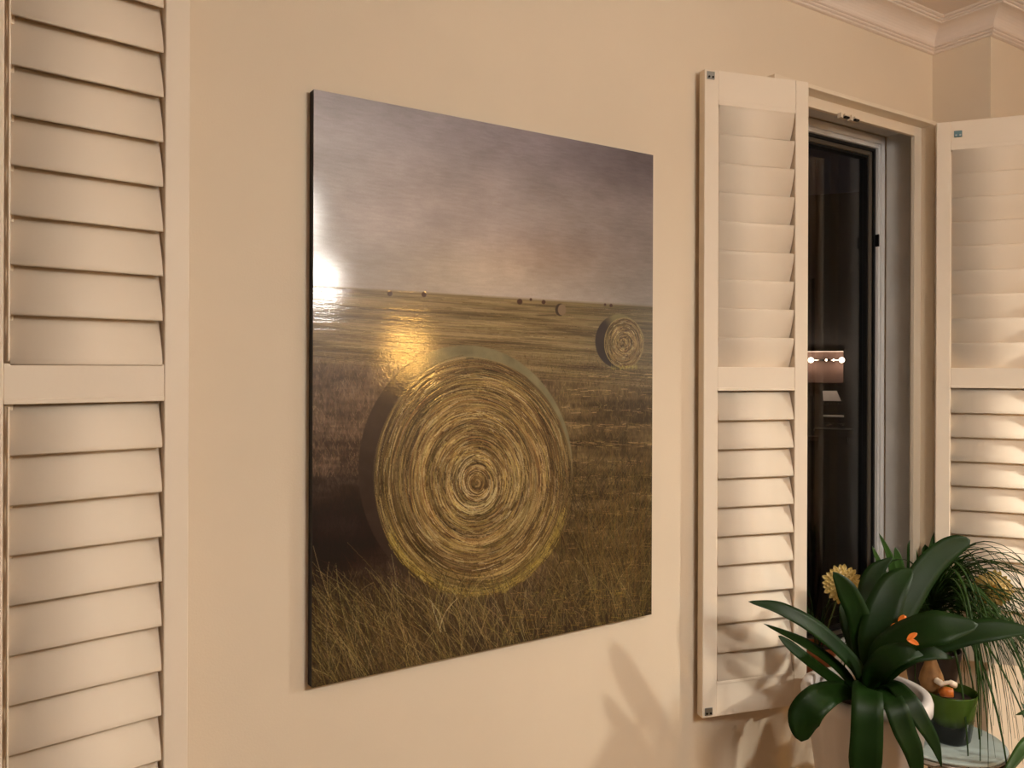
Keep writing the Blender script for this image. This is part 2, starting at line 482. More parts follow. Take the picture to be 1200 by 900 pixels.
    f = mix(f, C(66, 56, 50) + 0 * img, .40 * np.exp(-(((GX - 400) / 34) ** 2 + ((GY - 616) / 14) ** 2)))
    dk = ss(560, 720, GY) * ss(600, 700, GX)
    f = mix(f, C(52, 40, 24) + 0 * img, .55 * dk)
    gb = ss(655, 735, GY + (v2 - .5) * 26)
    f = mix(f, mix(C(36, 27, 17) + 0 * img, C(82, 64, 38), ss(.3, .8, v1 * .6 + v2 * .4)), gb * .85)
    f = mix(f, C(122, 78, 38) + 0 * img, .35 * np.exp(-(((GX - 460) / 34) ** 2 + ((GY - 745) / 26) ** 2)))
    m_ = (d > 0)
    f = f * .86 + .14 * f.mean(-1, keepdims=True) * C(1.0, .97, .92)
    img[m_] = f[m_]
    hz = np.exp(-(d / 1.6) ** 2); img = mix(img, C(116, 96, 62) + 0 * img, .55 * hz * (d > -2))
    # small bale's cast shade
    img = mix(img, C(62, 46, 30) + 0 * img, .75 * np.exp(-((GY - 431 - (GX - 700) * .02) / 3.2) ** 2) * ss(640, 690, GX) * ss(716, 700, GX))

    def strokes(xs, ys, cols, alpha, wid=1):
        """xs, ys: (N, M) spots in the photograph's frame; drawn in order"""
        cu, cv = inv(xs, ys)
        N, Mm = xs.shape
        al = np.broadcast_to(np.asarray(alpha), (N,))[:, None] * np.ones((1, Mm))
        for dx in range(wid):
            for dy in range(1):
                iu = np.round(cu + dx - (wid - 1) / 2).astype(int); iv = np.round(cv + dy).astype(int)
                ok = (iu >= 0) & (iu < NW) & (iv >= 0) & (iv < NH)
                c = np.repeat(cols[:, None], Mm, 1)[ok]; a = al[ok][:, None]
                img[iv[ok], iu[ok]] = img[iv[ok], iu[ok]] * (1 - a) + c * a
    def pal(p, n, j=14):
        p = np.array(p, float); c = p[rng.integers(0, len(p), n)]
        return np.clip(c + rng.normal(0, j, (n, 1)) + rng.normal(0, j * .3, (n, 3)), 6, 250)
    # stubble flecks
    n = 14000
    x = rng.uniform(360, 770, n); y = rng.uniform(418, 730, n)
    L = rng.uniform(3, 9, n) * (.5 + (y - 400) / 330)
    tt = np.linspace(0, 1, 22)
    lean = rng.normal(0, .35, n)
    dark_here = ((x < 455) & (y > 560))
    c = pal([(150, 120, 92), (96, 72, 50), (120, 94, 66), (58, 42, 30)], n)
    c[x > 640] = pal([(128, 104, 58), (84, 66, 34), (104, 84, 44), (52, 40, 22), (150, 122, 66)], (x > 640).sum())
    c[dark_here] = pal([(34, 25, 22), (44, 34, 28), (26, 20, 18)], dark_here.sum(), 4)
    strokes(x[:, None] + lean[:, None] * L[:, None] * tt, y[:, None] - L[:, None] * tt, c, .42)
    # horizontal drags in the far field
    n = 1500
    x = rng.uniform(350, 770, n); dd = rng.uniform(2, 92, n) ** 1.0; L = rng.uniform(10, 90, n)
    tt = np.linspace(0, 1, 150)
    xs = x[:, None] + L[:, None] * tt; ys = 336 + (xs - 368) * .0605 + dd[:, None] * (1 + (xs - 560) * .0002)
    strokes(xs, ys, pal([(176, 148, 100), (124, 98, 60), (148, 122, 78), (88, 68, 40), (190, 160, 110)], n), .34)
    # light ochre dashes on the right
    n = 420
    x = rng.uniform(655, 760, n); y = 440 + 20 * rng.integers(0, 14, n) + rng.normal(0, 2.5, n)
    L = rng.uniform(3, 12, n); tt = np.linspace(0, 1, 40)
    strokes(x[:, None] + L[:, None] * tt, y[:, None] + .5 * tt[None] * rng.normal(0, 1, (n, 1)), pal([(196, 158, 104), (220, 178, 118), (160, 130, 72)], n), .5)

    # ---- bales
    def bale(o, fc, sc, n_arc, big, olive):
        ox, oy, orx, ory = o; fx, fy, frx, fry = fc
        eo = ((GX - ox) / orx) ** 2 + ((GY - oy) / ory) ** 2
        ang = np.arctan2(GY - oy, GX - ox)
        side = mix(C(54, 42, 35) + 0 * img, C(olive[0], olive[1], olive[2]), ss(-2.35, -1.75, ang) * ss(.9, .2, ang))
        side *= (.86 + .3 * fbm(GX / 14, GY / 14, 31, 3))[..., None]
        a = ss(1.012, .99, eo) * (1 if big else 1)
        nonlocal_img = mix(img, side, a)
        # bottom: the outside only shows above and at the left
        img[:] = nonlocal_img
        ef = np.sqrt(((GX - fx) / frx) ** 2 + ((GY - fy) / fry) ** 2)
        rr = ef; th = np.arctan2((GY - fy) / fry, (GX - fx) / frx)
        fn = fbm(rr * (34 if big else 13), np.abs(th) * 1.6 + rr * 2, 41, 3)
        fcol = mix(C(78, 58, 34) + 0 * img, C(152, 124, 74), ss(.25, .78, fn))
        fcol = mix(fcol, C(130, 88, 46) + 0 * img, .30 * ss(.3, .7, fbm(GX / 30, GY / 40, 43, 2)) * ss(.15, .3, rr) * ss(.75, .5, rr))
        left = ss(520, 440, GX) if big else ss(fx, fx - frx, GX)
        fcol = mix(fcol, C(118, 104, 62) + 0 * img, .38 * left)
        fcol *= (1 - .22 * ss(.88, 1, rr))[..., None]
        fcol *= (1 - .20 * ss(.15, .0, rr))[..., None]
        img[:] = mix(img, fcol, ss(1.01, .985, ef))
        n = n_arc
        q = rng.uniform(0.03, 1, n) ** .62
        cxs = sc[0] + (fx - sc[0]) * q; cys = sc[1] + (fy - sc[1]) * q
        t0 = rng.uniform(0, 2 * np.pi, n); span = rng.uniform(.25, 1.15, n) * (1.25 - .5 * q) * rng.choice([1, -1], n)
        tt = np.linspace(0, 1, 190 if big else 60)
        tht = t0[:, None] + span[:, None] * tt
        wob = 1 + rng.normal(0, .012, (n, 1)) * tt + .010 * np.sin(tht * 3 + q[:, None] * 20)
        qq = q[:, None] * wob
        xs = cxs[:, None] + frx * qq * np.cos(tht); ys = cys[:, None] + fry * qq * np.sin(tht)
        base = [(156, 130, 82), (112, 88, 52), (80, 60, 34), (48, 35, 21), (56, 42, 26), (132, 106, 64), (176, 150, 100), (122, 88, 50)]
        c = pal(base, n, 14)
        al = rng.uniform(.3, .75, n)
        strokes(xs, ys, c, al)
        # pale straw glints, more at the middle ring and lower right
        n = int(n_arc * .30)
        q = np.concatenate([rng.normal(.20, .07, n // 4), rng.normal(.45, .10, n // 4), rng.uniform(.1, .99, n - 2 * (n // 4))]); q = np.clip(np.abs(q), .05, .985)
        cxs = sc[0] + (fx - sc[0]) * q; cys = sc[1] + (fy - sc[1]) * q
        t0 = rng.uniform(0, 2 * np.pi, n); span = rng.uniform(.06, .32, n)
        tht = t0[:, None] + span[:, None] * tt
        qq = q[:, None] * (1 + rng.normal(0, .015, (n, 1)) * tt)
        xs = cxs[:, None] + frx * qq * np.cos(tht); ys = cys[:, None] + fry * qq * np.sin(tht)
        strokes(xs, ys, pal([(212, 186, 124), (226, 204, 150), (190, 158, 88), (206, 176, 96)], n, 12), rng.uniform(.25, .65, n))
        md_ = 1 + (.42 if big else .2) * (fbm(rr * (16 if big else 7) + .25 * np.abs(th), np.abs(th) * .9, 47, 3) - .5) * ss(1.0, .97, ef) * 1.3
        md_ *= 1 + .20 * np.sin(rr * (44 if big else 20) + th) * np.exp(-((rr - .17) / .12) ** 2)
        img[:] = np.where((ef < 1)[..., None], img * md_[..., None], img)
        # a thin straw edge
        tt = np.linspace(0, 1, 900)
        for k in range(5 if big else 3):
            tht = (tt * 2 * np.pi)[None]
            w_ = 1.0 + .006 * k - .012 + .004 * np.sin(tht * 9 + k)
            strokes(fx + frx * w_ * np.cos(tht), fy + fry * w_ * np.sin(tht), np.array([[150., 128., 76.]]), .30)
    for (bx, by, r_) in ((457, 344, 3.0), (497, 345, 3.0), (609, 353.5, 3.2), (637, 354, 2.4), (622, 351, 1.6), (709, 357, 1.5), (716, 358, 1.9)):
        e_ = ((GX - bx) / r_) ** 2 + ((GY - by) / (r_ * 1.05)) ** 2
        img[:] = mix(img, C(70, 44, 34) + 0 * img, ss(1.25, .7, e_) * .92)
    e_ = ((GX - 656.5) / 6) ** 2 + ((GY - 363) / 7.4) ** 2
    img[:] = mix(img, C(66, 50, 36) + 0 * img, ss(1.1, .85, e_))
    e_ = ((GX - 658.5) / 4.8) ** 2 + ((GY - 363) / 6.6) ** 2
    img[:] = mix(img, C(136, 112, 84) + 0 * img, ss(1.1, .85, e_))
    img[:] = mix(img, C(80, 62, 40) + 0 * img, .7 * np.exp(-((GY - 369.5) / 1.2) ** 2) * ss(624, 634, GX) * ss(656, 650, GX))
    bale((725, 400, 27.5, 31.5), (731, 402, 23, 29.5), (731.5, 402), 800, False, (120, 106, 68))
    # the light ring seen in the small bale
    tt = np.linspace(0, 1, 300)[None] * 2 * np.pi
    for k, (q, al) in enumerate(((1.0, .7), (.82, .5), (.62, .4), (.45, .35))):
        strokes(731.3 + 23 * q * np.cos(tt), 402 + 29.5 * q * np.sin(tt), np.array([[178., 156., 100.]]), al)
    n = 60
    x = rng.uniform(716, 748, n); strokes(x[:, None] + 0 * tt[:, :6], 432 + rng.normal(0, 1.2, (n, 1)) - np.linspace(0, 3, 6)[None], pal([(150, 138, 60), (196, 176, 80)], n), .6)
    bale((545.5, 551, 125.5, 146.5), (554.5, 560, 115.5, 139.5), (559, 566), 8200, True, (128, 117, 84))
    # the spiral heart
    for k in range(26):
        q = .012 + k * .0062
        a0 = rng.uniform(0, 6.28); sp = rng.uniform(2.0, 5.5)
        tht = (a0 + sp * np.linspace(0, 1, 200))[None]
        cc = pal([(70, 50, 30), (52, 38, 24), (196, 168, 112), (168, 134, 80), (112, 84, 48)], 1, 8)
        strokes(559 + 115 * (q + .004 * np.linspace(0, 1, 200)) * np.cos(tht), 566 + 139 * q * np.sin(tht), cc, .7, 2)
    for k in range(60):
        q = rng.uniform(.10, .27); a0 = rng.uniform(0, 6.28); sp = rng.uniform(.5, 1.5)
        l_ = np.linspace(0, 1, 150); tht = (a0 + sp * l_)[None]
        cc = pal([(226, 204, 150), (206, 178, 118), (86, 62, 36), (62, 44, 28)], 1, 8)
        strokes(558.5 + 115 * (q + .02 * l_) * np.cos(tht), 565 + 139 * (q + .02 * l_) * np.sin(tht), cc, .55, 2)
    for k in range(90):
        q = rng.uniform(.28, .97); a0 = rng.uniform(0, 6.28); sp = rng.uniform(.25, .9)
        l_ = np.linspace(0, 1, 240); tht = (a0 + sp * l_)[None]
        cc = pal([(206, 182, 120), (186, 156, 96), (70, 50, 30), (56, 42, 26), (150, 104, 56)], 1, 8)
        strokes(556 + 115 * (q + .012 * l_) * np.cos(tht), 562 + 139 * (q + .012 * l_) * np.sin(tht), cc, .45, 2)
    # mossy light along the foot and lower left of the bale
    low_ = np.exp(-((np.sqrt(((GX - 554) / 115) ** 2 + ((GY - 560) / 139) ** 2) - .95) / .07) ** 2) * ss(.35, .9, np.sin(np.arctan2(GY - 560, GX - 554)))
    img[:] = mix(img, C(132, 112, 52) + 0 * img, .30 * low_)
    n = 500
    a0 = rng.uniform(.25, 2.6, n); q = rng.normal(.975, .02, n); tt = np.linspace(0, 1, 30)
    tht = a0[:, None] + rng.uniform(.03, .12, (n, 1)) * tt
    strokes(554 + 115 * q[:, None] * np.cos(tht), 560 + 139 * q[:, None] * np.sin(tht), pal([(196, 168, 70), (220, 194, 96), (150, 126, 52)], n, 12), .55)
    # ---- standing grass in front
    def blades(n, xr, yr, Lr, cols, al, bend=.5, wid=1, j=12, bias=0.):
        x = rng.uniform(*xr, n); y = rng.uniform(*yr, n); L = rng.uniform(*Lr, n)
        le = rng.normal(bias, .30, n); be = rng.normal(0, bend, n)
        tt = np.linspace(0, 1, 130)
        xs = x[:, None] + L[:, None] * (le[:, None] * tt + be[:, None] * tt ** 2 * .5)
        ys = y[:, None] - L[:, None] * (tt - .22 * np.abs(be[:, None]) * tt ** 2)
        o = np.argsort(y)
        strokes(xs[o], ys[o], pal(cols, n, j)[o], al, wid)
    dk_ = [(38, 28, 18), (54, 42, 24), (24, 18, 13)]
    md = [(90, 74, 44), (72, 57, 32), (110, 92, 56), (54, 42, 26)]
    lt = [(158, 140, 84), (176, 156, 98), (138, 116, 66)]
    blades(3000, (355, 770), (700, 830), (14, 46), dk_ + md, .5)
    blades(900, (355, 620), (715, 830), (24, 62), md, .5, bias=-.25)
    blades(420, (360, 640), (720, 815), (30, 74), md + lt, .6, bias=-.45)
    blades(150, (375, 560), (712, 800), (40, 92), lt + md, .62, .5, 1, bias=-.5)
    blades(1500, (655, 770), (560, 745), (14, 44), dk_ + md, .5, bias=.1)
    blades(240, (690, 768), (600, 740), (34, 96), [(120, 96, 44), (150, 110, 56), (96, 78, 40), (140, 126, 76)], .5, .3)
    blades(360, (600, 765), (690, 760), (20, 60), md + lt, .45, .6)
    blades(60, (500, 600), (706, 770), (24, 58), lt, .6)
    blades(3, (512, 526), (738, 744), (30, 46), [(200, 186, 140)], .7, .6)
    n = 160
    x = rng.uniform(585, 760, n); y = rng.uniform(690, 745, n); tt = np.linspace(0, 1, 20)
    strokes(x[:, None] + rng.uniform(2, 8, (n, 1)) * tt, y[:, None] + 0 * tt, pal([(170, 146, 56), (190, 150, 90)], n), .5)
    # soften by a hair, canvas weave
    img *= (1 - .08 * ss(-4, 6, d))[..., None]
    k = img.copy()
    k[1:-1, 1:-1] = img[1:-1, 1:-1] * .80 + .05 * (img[:-2, 1:-1] + img[2:, 1:-1] + img[1:-1, :-2] + img[1:-1, 2:])
    k *= (1 + .05 * (rng.random((NH, NW)) - .5))[..., None]
    return np.clip(k, 4, 250)
PIX = paint()
E_GAIN = np.array([1.05, 1.11, 1.24])
lin = np.where(PIX / 255 <= .04045, PIX / 255 / 12.92, ((PIX / 255 + .055) / 1.055) ** 2.4)
lin = np.clip(lin * E_GAIN * 1.04 - .010, .002, .9)
art = empty('canvas_painting', ((px0 + px1) / 2, WY, pz0))
tag(art, 'large unframed painting of round hay bales in a stubble field, hung on the beige wall', 'painting')
def canvas_mesh():
    gu, gv = np.meshgrid(np.linspace(px0, px1, NW) - (px0 + px1) / 2, np.linspace(pz1, pz0, NH) - pz0)
    lum = PIX.mean(-1) / 255
    co = np.stack([gu, PY0 - WY - .00045 * lum, gv], -1).reshape(-1, 3)
    i = np.arange(NH * NW).reshape(NH, NW)
    fc = np.stack([i[:-1, :-1], i[1:, :-1], i[1:, 1:], i[:-1, 1:]], -1).reshape(-1, 4)
    me = bpy.data.meshes.new('painted_surface')
    me.vertices.add(len(co)); me.vertices.foreach_set('co', co.ravel().astype('f'))
    me.loops.add(fc.size); me.loops.foreach_set('vertex_index', fc.ravel().astype('i'))
    me.polygons.add(len(fc)); me.polygons.foreach_set('loop_start', np.arange(0, fc.size, 4, dtype='i'))
    me.update(calc_edges=True); me.validate()
    at_ = me.color_attributes.new('paint', 'FLOAT_COLOR', 'POINT')
    rgba = np.ones((len(co), 4), 'f'); rgba[:, :3] = lin.reshape(-1, 3)
    at_.data.foreach_set('color', rgba.ravel())
    me.polygons.foreach_set('use_smooth', np.ones(len(fc), bool))
    m = bpy.data.materials.new('oil_paint'); m.use_nodes = True
    nt = m.node_tree; b = nt.nodes['Principled BSDF']
    a = nt.nodes.new('ShaderNodeAttribute'); a.attribute_name = 'paint'
    nt.links.new(a.outputs['Color'], b.inputs['Base Color'])
    b.inputs['Roughness'].default_value = .34; b.inputs['Specular IOR Level'].default_value = .35
    b.inputs['Coat Weight'].default_value = .85; b.inputs['Coat Roughness'].default_value = .045
    tc = nt.nodes.new('ShaderNodeTexCoord'); n = nt.nodes.new('ShaderNodeTexNoise'); mp = nt.nodes.new('ShaderNodeMapping')
    mp.inputs['Scale'].default_value = (240, 240, 620); n.inputs['Scale'].default_value = 1; n.inputs['Detail'].default_value = 3
    nt.links.new(tc.outputs['Object'], mp.inputs[0]); nt.links.new(mp.outputs[0], n.inputs['Vector'])
    bp = nt.nodes.new('ShaderNodeBump'); bp.inputs['Strength'].default_value = .10; bp.inputs['Distance'].default_value = .0008
    nt.links.new(n.outputs['Fac'], bp.inputs['Height']); nt.links.new(bp.outputs[0], b.inputs['Normal']); nt.links.new(bp.outputs[0], b.inputs['Coat Normal'])
    me.materials.append(m)
    o = bpy.data.objects.new('painted_surface', me); COL.objects.link(o); o.parent = art
canvas_mesh()
hw = (px1 - px0) / 2; ph = pz1 - pz0
MB().box((-hw, PY0 - WY + .0004, 0), (hw, -.001, ph)).build('canvas_edge', M['black'], art)
hk = onY(695.5, 168, 1.49)
MB().tube([(hk.x - (px0 + px1) / 2, -.008, ph - .004), (hk.x - (px0 + px1) / 2, -.008, ph + .004)], .003, 8).build('hanging_hook', M['iron'], art)

# ------------------------------------------------------------------ leaves
def strap(pts, widths, depth_pts=None, fold=.16, th=.0012, hint=None, per=7, twist=0., round_tip=.35, base=.55):
    """a strap-shaped leaf as a closed, lightly folded blade. pts: world points base to tip, widths: metres."""
    C_ = catmull(pts, per); n = len(C_)
    W = []
    for i in range(n):
        t = i / (n - 1); x = t * (len(widths) - 1); k = min(int(x), len(widths) - 2)
        w = widths[k] * (1 - (x - k)) + widths[k + 1] * (x - k)
        if t > 1 - round_tip:
            q = (t - (1 - round_tip)) / round_tip; w *= max(.04, math.sqrt(max(0, 1 - q ** 2.4)))
        if t < .25: w *= base + (1 - base) * t / .25
        W.append(w)
    rings = []
    for i, p in enumerate(C_):
        t = (C_[min(i + 1, n - 1)] - C_[max(i - 1, 0)]).normalized()
        h = Vector(hint) if hint is not None else ((EYE - p).normalized() * .7 + Vector((0, -.2, .5)))
        if twist: h = Matrix.Rotation(twist * i / n, 3, t) @ h
        s_ = t.cross(h)
        if s_.length < 1e-4: s_ = t.cross(Vector((1, 0, 0)))
        s_.normalize(); nn = s_.cross(t).normalized()
        w = W[i] / 2
        top = []; bot = []
        for k in (-1, -.55, 0, .55, 1):
            q = p + s_ * (w * k) + nn * (abs(k) ** 1.3 * fold * w)
            top.append(q + nn * th * (.5 if abs(k) < 1 else .15)); bot.append(q - nn * th * (.5 if abs(k) < 1 else .15))
        rings.append(top + bot[::-1])
    return MB().rings(rings)

def px_leaf(parent, spots, widths_px, Z, mat_, name='leaf', base_loc=None, **kw):
    pts = []
    for i, s_ in enumerate(spots):
        pts.append(at(s_[0], s_[1], s_[2]))
    zs = [s_[2] for s_ in spots]
    W = [w * (zs[0] + (zs[-1] - zs[0]) * i / max(1, len(widths_px) - 1)) / FPX for i, w in enumerate(widths_px)]
    inv = Vector(parent.location)
    o = strap([p - inv for p in pts], W, hint=kw.pop('hint', None) or None, **kw) if False else None
    b = strap(pts, W, **kw)
    for v in b.bm.verts: v.co -= inv
    return b.build(name, mat_, parent, smooth=True)

def pot_profile(rt, rb, h, wall, lip=0., liph=0.):
    p = [(0, 0), (rb * .9, 0), (rb, .006)]
    if lip: p += [(rt - lip, h - liph - .004), (rt, h - liph), (rt + .001, h - liph * .4), (rt - .003, h - .002), (rt - .008, h)]
    else: p += [(rt, h - .004), (rt - .001, h)]
    p += [(rt - wall + .003, h), (rt - wall, h - .004), (rt - wall - lip * .3, h - .045), (rb - wall, .02), (0, .02)]
    return p

# ------------------------------------------------------------------ clivia in the white pot
ZC = 1.98
rc = at(1014, 806, ZC)                       # middle of the white pot's rim
RP = 71.0 * ZC / FPX; PHT = .30
pb = Vector((rc.x, rc.y, rc.z - PHT))
stand_h = pb.z
stand = empty('iron_plant_stand', (pb.x, pb.y, 0))
tag(stand, 'black wrought iron stand with curled arms holding the white plant pot', 'plant stand')
b = MB()
b.tube([(.115 * math.cos(a), .115 * math.sin(a), stand_h - .006) for a in [2 * math.pi * k / 32 for k in range(33)]], .006, 8, caps=False)
for k in range(3):
    a = math.pi * k / 3; b.tube([(-.115 * math.cos(a), -.115 * math.sin(a), stand_h - .006), (.115 * math.cos(a), .115 * math.sin(a), stand_h - .006)], .005, 6)
b.build('ring', M['iron'], stand, smooth=True)
for k in range(4):
    a = math.atan2(-_R.y, -_R.x) + k * math.pi / 2 + .12
    c_, s_ = math.cos(a), math.sin(a)
    path = [(.120, stand_h - .006), (.135, stand_h + .002), (.146, stand_h + .025), (.143, stand_h + .045), (.128, stand_h + .052)]
    MB().tube(catmull([(r * c_, r * s_, z) for r, z in path], 6), .006, 8).build('curled_arm', M['iron'], stand, smooth=True)
    path = [(.115, stand_h - .006), (.125, stand_h * .6), (.105, stand_h * .3), (.130, .02), (.140, .006)]
    MB().tube(catmull([(r * c_, r * s_, z) for r, z in path], 6), .006, 8).build('leg', M['iron'], stand, smooth=True)
cl = empty('potted_clivia', tuple(pb))
tag(cl, 'big clivia with broad dark strap leaves and orange flowers in a white pot', 'potted plant')
MB().lathe(pot_profile(RP, RP * .70, PHT, .024, .010, .035), 64).build('pot', M['whitepot'], cl, smooth=True)
sl = MB(); sl.lathe([(0, PHT - .032), (RP - .045, PHT - .030), (RP - .027, PHT - .034), (RP - .030, PHT - .06), (0, PHT - .06)], 40).build('soil', M['soil'], cl, smooth=True)
bz = ZC
LV = [  # spots base -> tip (px, py, depth), widths in photo pixels
    ([(1012, 812, 1.985), (1003, 782, 1.97), (960, 740, 1.93), (915, 714, 1.905), (877, 705, 1.90)], [12, 20, 22, 19, 10], dict(round_tip=.5)),
    ([(1010, 820, 1.99), (985, 785, 1.97), (945, 755, 1.93), (895, 731, 1.90)], [12, 14, 14, 7], dict(round_tip=.5)),
    ([(1008, 824, 1.97), (985, 803, 1.95), (948, 775, 1.91), (927, 758, 1.89), (912, 745, 1.88)], [14, 16, 15, 14, 10], dict(round_tip=.4)),
    ([(1014, 818, 1.960), (986, 810, 1.890), (960, 819, 1.820), (942, 841, 1.810), (939, 869, 1.810)], [14, 24, 33, 37, 30], dict(round_tip=.36)),
    ([(1014, 815, 1.990), (1012, 765, 2.010), (1006, 725, 2.010), (991, 692, 2.000), (976, 670, 1.990)], [20, 26, 28, 26, 14], dict(round_tip=.35, twist=-.3)),
    ([(1012, 810, 2.010), (1005, 765, 2.050), (996, 735, 2.080), (985, 708, 2.100)], [18, 22, 22, 14], dict()),
    ([(1016, 810, 2.020), (1017, 735, 2.110), (1020, 690, 2.170), (1028, 668, 2.200), (1046, 653, 2.210)], [20, 28, 28, 20, 8], dict(round_tip=.4)),
    ([(1018, 812, 1.980), (1024, 755, 1.990), (1035, 715, 2.000), (1049, 685, 2.020), (1068, 667, 2.040)], [22, 36, 40, 32, 20], dict(round_tip=.3)),
    ([(1020, 812, 2.000), (1040, 745, 2.040), (1062, 704, 2.080), (1088, 664, 2.110), (1113, 642, 2.130), (1137, 633, 2.140)], [20, 30, 33, 30, 26, 20], dict(round_tip=.25, twist=.5)),
    ([(1018, 815, 1.960), (1034, 768, 1.910), (1060, 748, 1.870), (1100, 736, 1.830), (1146, 732, 1.820)], [18, 30, 38, 42, 24], dict(round_tip=.3)),
    ([(1020, 815, 1.970), (1060, 768, 1.930), (1110, 748, 1.900), (1165, 738, 1.870), (1214, 739, 1.860)], [18, 28, 32, 28, 14], dict(round_tip=.35)),
    ([(1018, 820, 1.980), (1032, 788, 1.930), (1060, 768, 1.890), (1090, 765, 1.870), (1118, 772, 1.870)], [18, 26, 28, 20, 8], dict(round_tip=.4)),
    ([(1018, 822, 1.970), (1024, 792, 1.890), (1040, 773, 1.850), (1062, 765, 1.830), (1082, 768, 1.830)], [18, 26, 30, 24, 10], dict()),
    ([(1016, 815, 1.960), (1016, 806, 1.880), (1016, 824, 1.805), (1015, 866, 1.785), (1013, 900, 1.780), (1012, 950, 1.780)], [26, 32, 34, 36, 24], dict(round_tip=.25)),
    ([(1020, 814, 1.960), (1036, 808, 1.890), (1048, 826, 1.815), (1059, 856, 1.795), (1071, 885, 1.790), (1078, 930, 1.790)], [16, 24, 27, 26, 14], dict(round_tip=.4)),
    ([(1022, 812, 1.970), (1044, 803, 1.900), (1062, 818, 1.830), (1080, 846, 1.805), (1095, 872, 1.800), (1104, 900, 1.790)], [14, 20, 22, 18, 6], dict(round_tip=.5)),
]
for spots, W, kw in LV:
    px_leaf(cl, spots, W, ZC, M['leaf'], **kw)
# leaf-sheath stub the leaves rise from
b = MB(); q0 = at(1015, 832, 1.985) - pb; q1 = at(1016, 790, 1.985) - pb
b.tube([q0 + Vector((0, 0, -.03)), q0, q1], [.034, .032, .020], 14).build('leaf_sheath', M['leaf'], cl, smooth=True)
# orange flowers
def petals(parent, pos, dirs, L, w, mat_, name='petal'):
    for d_ in dirs:
        d_ = Vector(d_).normalized()
        pts = [pos, pos + d_ * L * .5 + Vector((0, 0, .003)), pos + d_ * L]
        bb = strap(pts, [w * .5, w, w * .7], per=4, round_tip=.5, th=.0008, fold=.3)
        for v in bb.bm.verts: v.co -= Vector(parent.location)
        bb.build(name, mat_, parent, smooth=True)
for (fx, fy, fz, dirs) in ((1053, 731, 1.96, [(1, .1, .9), (.5, -.3, 1.1), (-1, .2, -.8), (-.6, -.2, -.6)]), (1063, 750, 1.815, [(1, -.2, .8), (.9, -.1, -.35)])):
    f0 = at(fx, fy, fz)
    fl = empty('flower', tuple(f0 - pb)); fl.parent = cl
    D_ = []
    for (a_, b_, c_) in dirs: D_.append(_R * a_ + _F * b_ + _U * c_)
    for d_ in D_:
        d_ = d_.normalized()
        bb = strap([Vector((0, 0, 0)), d_ * .012 + Vector((0, 0, .002)), d_ * .027], [.006, .012, .009], per=4, round_tip=.5, th=.0008, fold=.4, hint=(EYE - f0))
        bb.build('petal', M['orange'], fl, smooth=True)
q = at(1030, 800, 1.98) - pb
MB().tube(catmull([q, at(1040, 775, 1.97) - pb, at(1053, 731, 1.96) - pb], 5), .005, 8).build('flower_stalk', M['stem'], cl, smooth=True)

# ------------------------------------------------------------------ round side table and the green pot
ZT_ = 2.12
tc_ = at(1109, 866, ZT_); TR_ = 62.5 * ZT_ / FPX
tb = empty('round_side_table', (tc_.x, tc_.y, 0))
tag(tb, 'small round side table with frosted glass top and chrome rim, under the green pot', 'side table')
H_ = tc_.z
MB().lathe([(0, H_ - .008), (TR_ - .004, H_ - .008), (TR_, H_ - .005), (TR_, H_ - .002), (TR_ - .003, H_), (0, H_)], 64).build('glass_top', M['frost'], tb, smooth=False, bevel=0)
b = MB(); b.lathe([(TR_ - .004, H_ - .022), (TR_ + .003, H_ - .022), (TR_ + .005, H_ - .015), (TR_ + .003, H_ - .0085), (TR_ - .004, H_ - .0085), (TR_ - .004, H_ - .022)], 64)
b.build('chrome_rim', M['chrome'], tb, smooth=True)
for k in range(3):
    a = 2 * math.pi * k / 3 - .75
    c_, s_ = math.cos(a) * (TR_ - .012), math.sin(a) * (TR_ - .012)
    MB().tube([(c_, s_, H_ - .015), (c_ * 1.02, s_ * 1.02, H_ * .5), (c_ * 1.08, s_ * 1.08, 0)], .008, 12).build('leg', M['chrome'], tb, smooth=True)
gp = at(1113, 862, ZT_)
gpz = H_ + .0005
gpl = empty('green_flower_pot', (gp.x, gp.y, gpz))
tag(gpl, 'glossy green pot fading to black at the foot, with a cut flower bulb in it', 'potted plant')
RG = 29.5 * ZT_ / FPX; HG = .128
MB().lathe(pot_profile(RG, RG * .74, HG, .005), 48).build('pot', M['glaze'], gpl, smooth=True)
MB().lathe([(0, HG - .018), (RG - .010, HG - .020), (RG - .012, HG - .035), (0, HG - .035)], 32).build('soil', M['soil'], gpl, smooth=True)
def rel(px, py, Z): return at(px, py, Z) - Vector((gp.x, gp.y, gpz))
bl = MB(); bb0 = rel(1092, 806, 2.120); bb1 = rel(1091, 772, 2.130)
ax = [bb0 + (bb1 - bb0) * t for t in (-.2, .0, .25, .5, .75, 1.0, 1.1)]
bl.tube(ax, [.012, .026, .031, .027, .019, .013, .010], 16).build('papery_bulb', M['bulbskin'], gpl, smooth=True)
MB().tube(catmull([rel(1097, 797, 2.090), rel(1104, 801, 2.075), rel(1112, 800, 2.070), rel(1120, 803, 2.070)], 5), [.008] * 6 + [.005] * 5 + [.008] * 5, 10).build('white_bulb_scale', M['bulbwhite'], gpl, smooth=True)
MB().tube([rel(1104, 811, 2.080), rel(1110, 811, 2.065), rel(1117, 812, 2.060)], [.012, .0135, .011], 12).build('orange_bulb_scale', M['bulborange'], gpl, smooth=True)

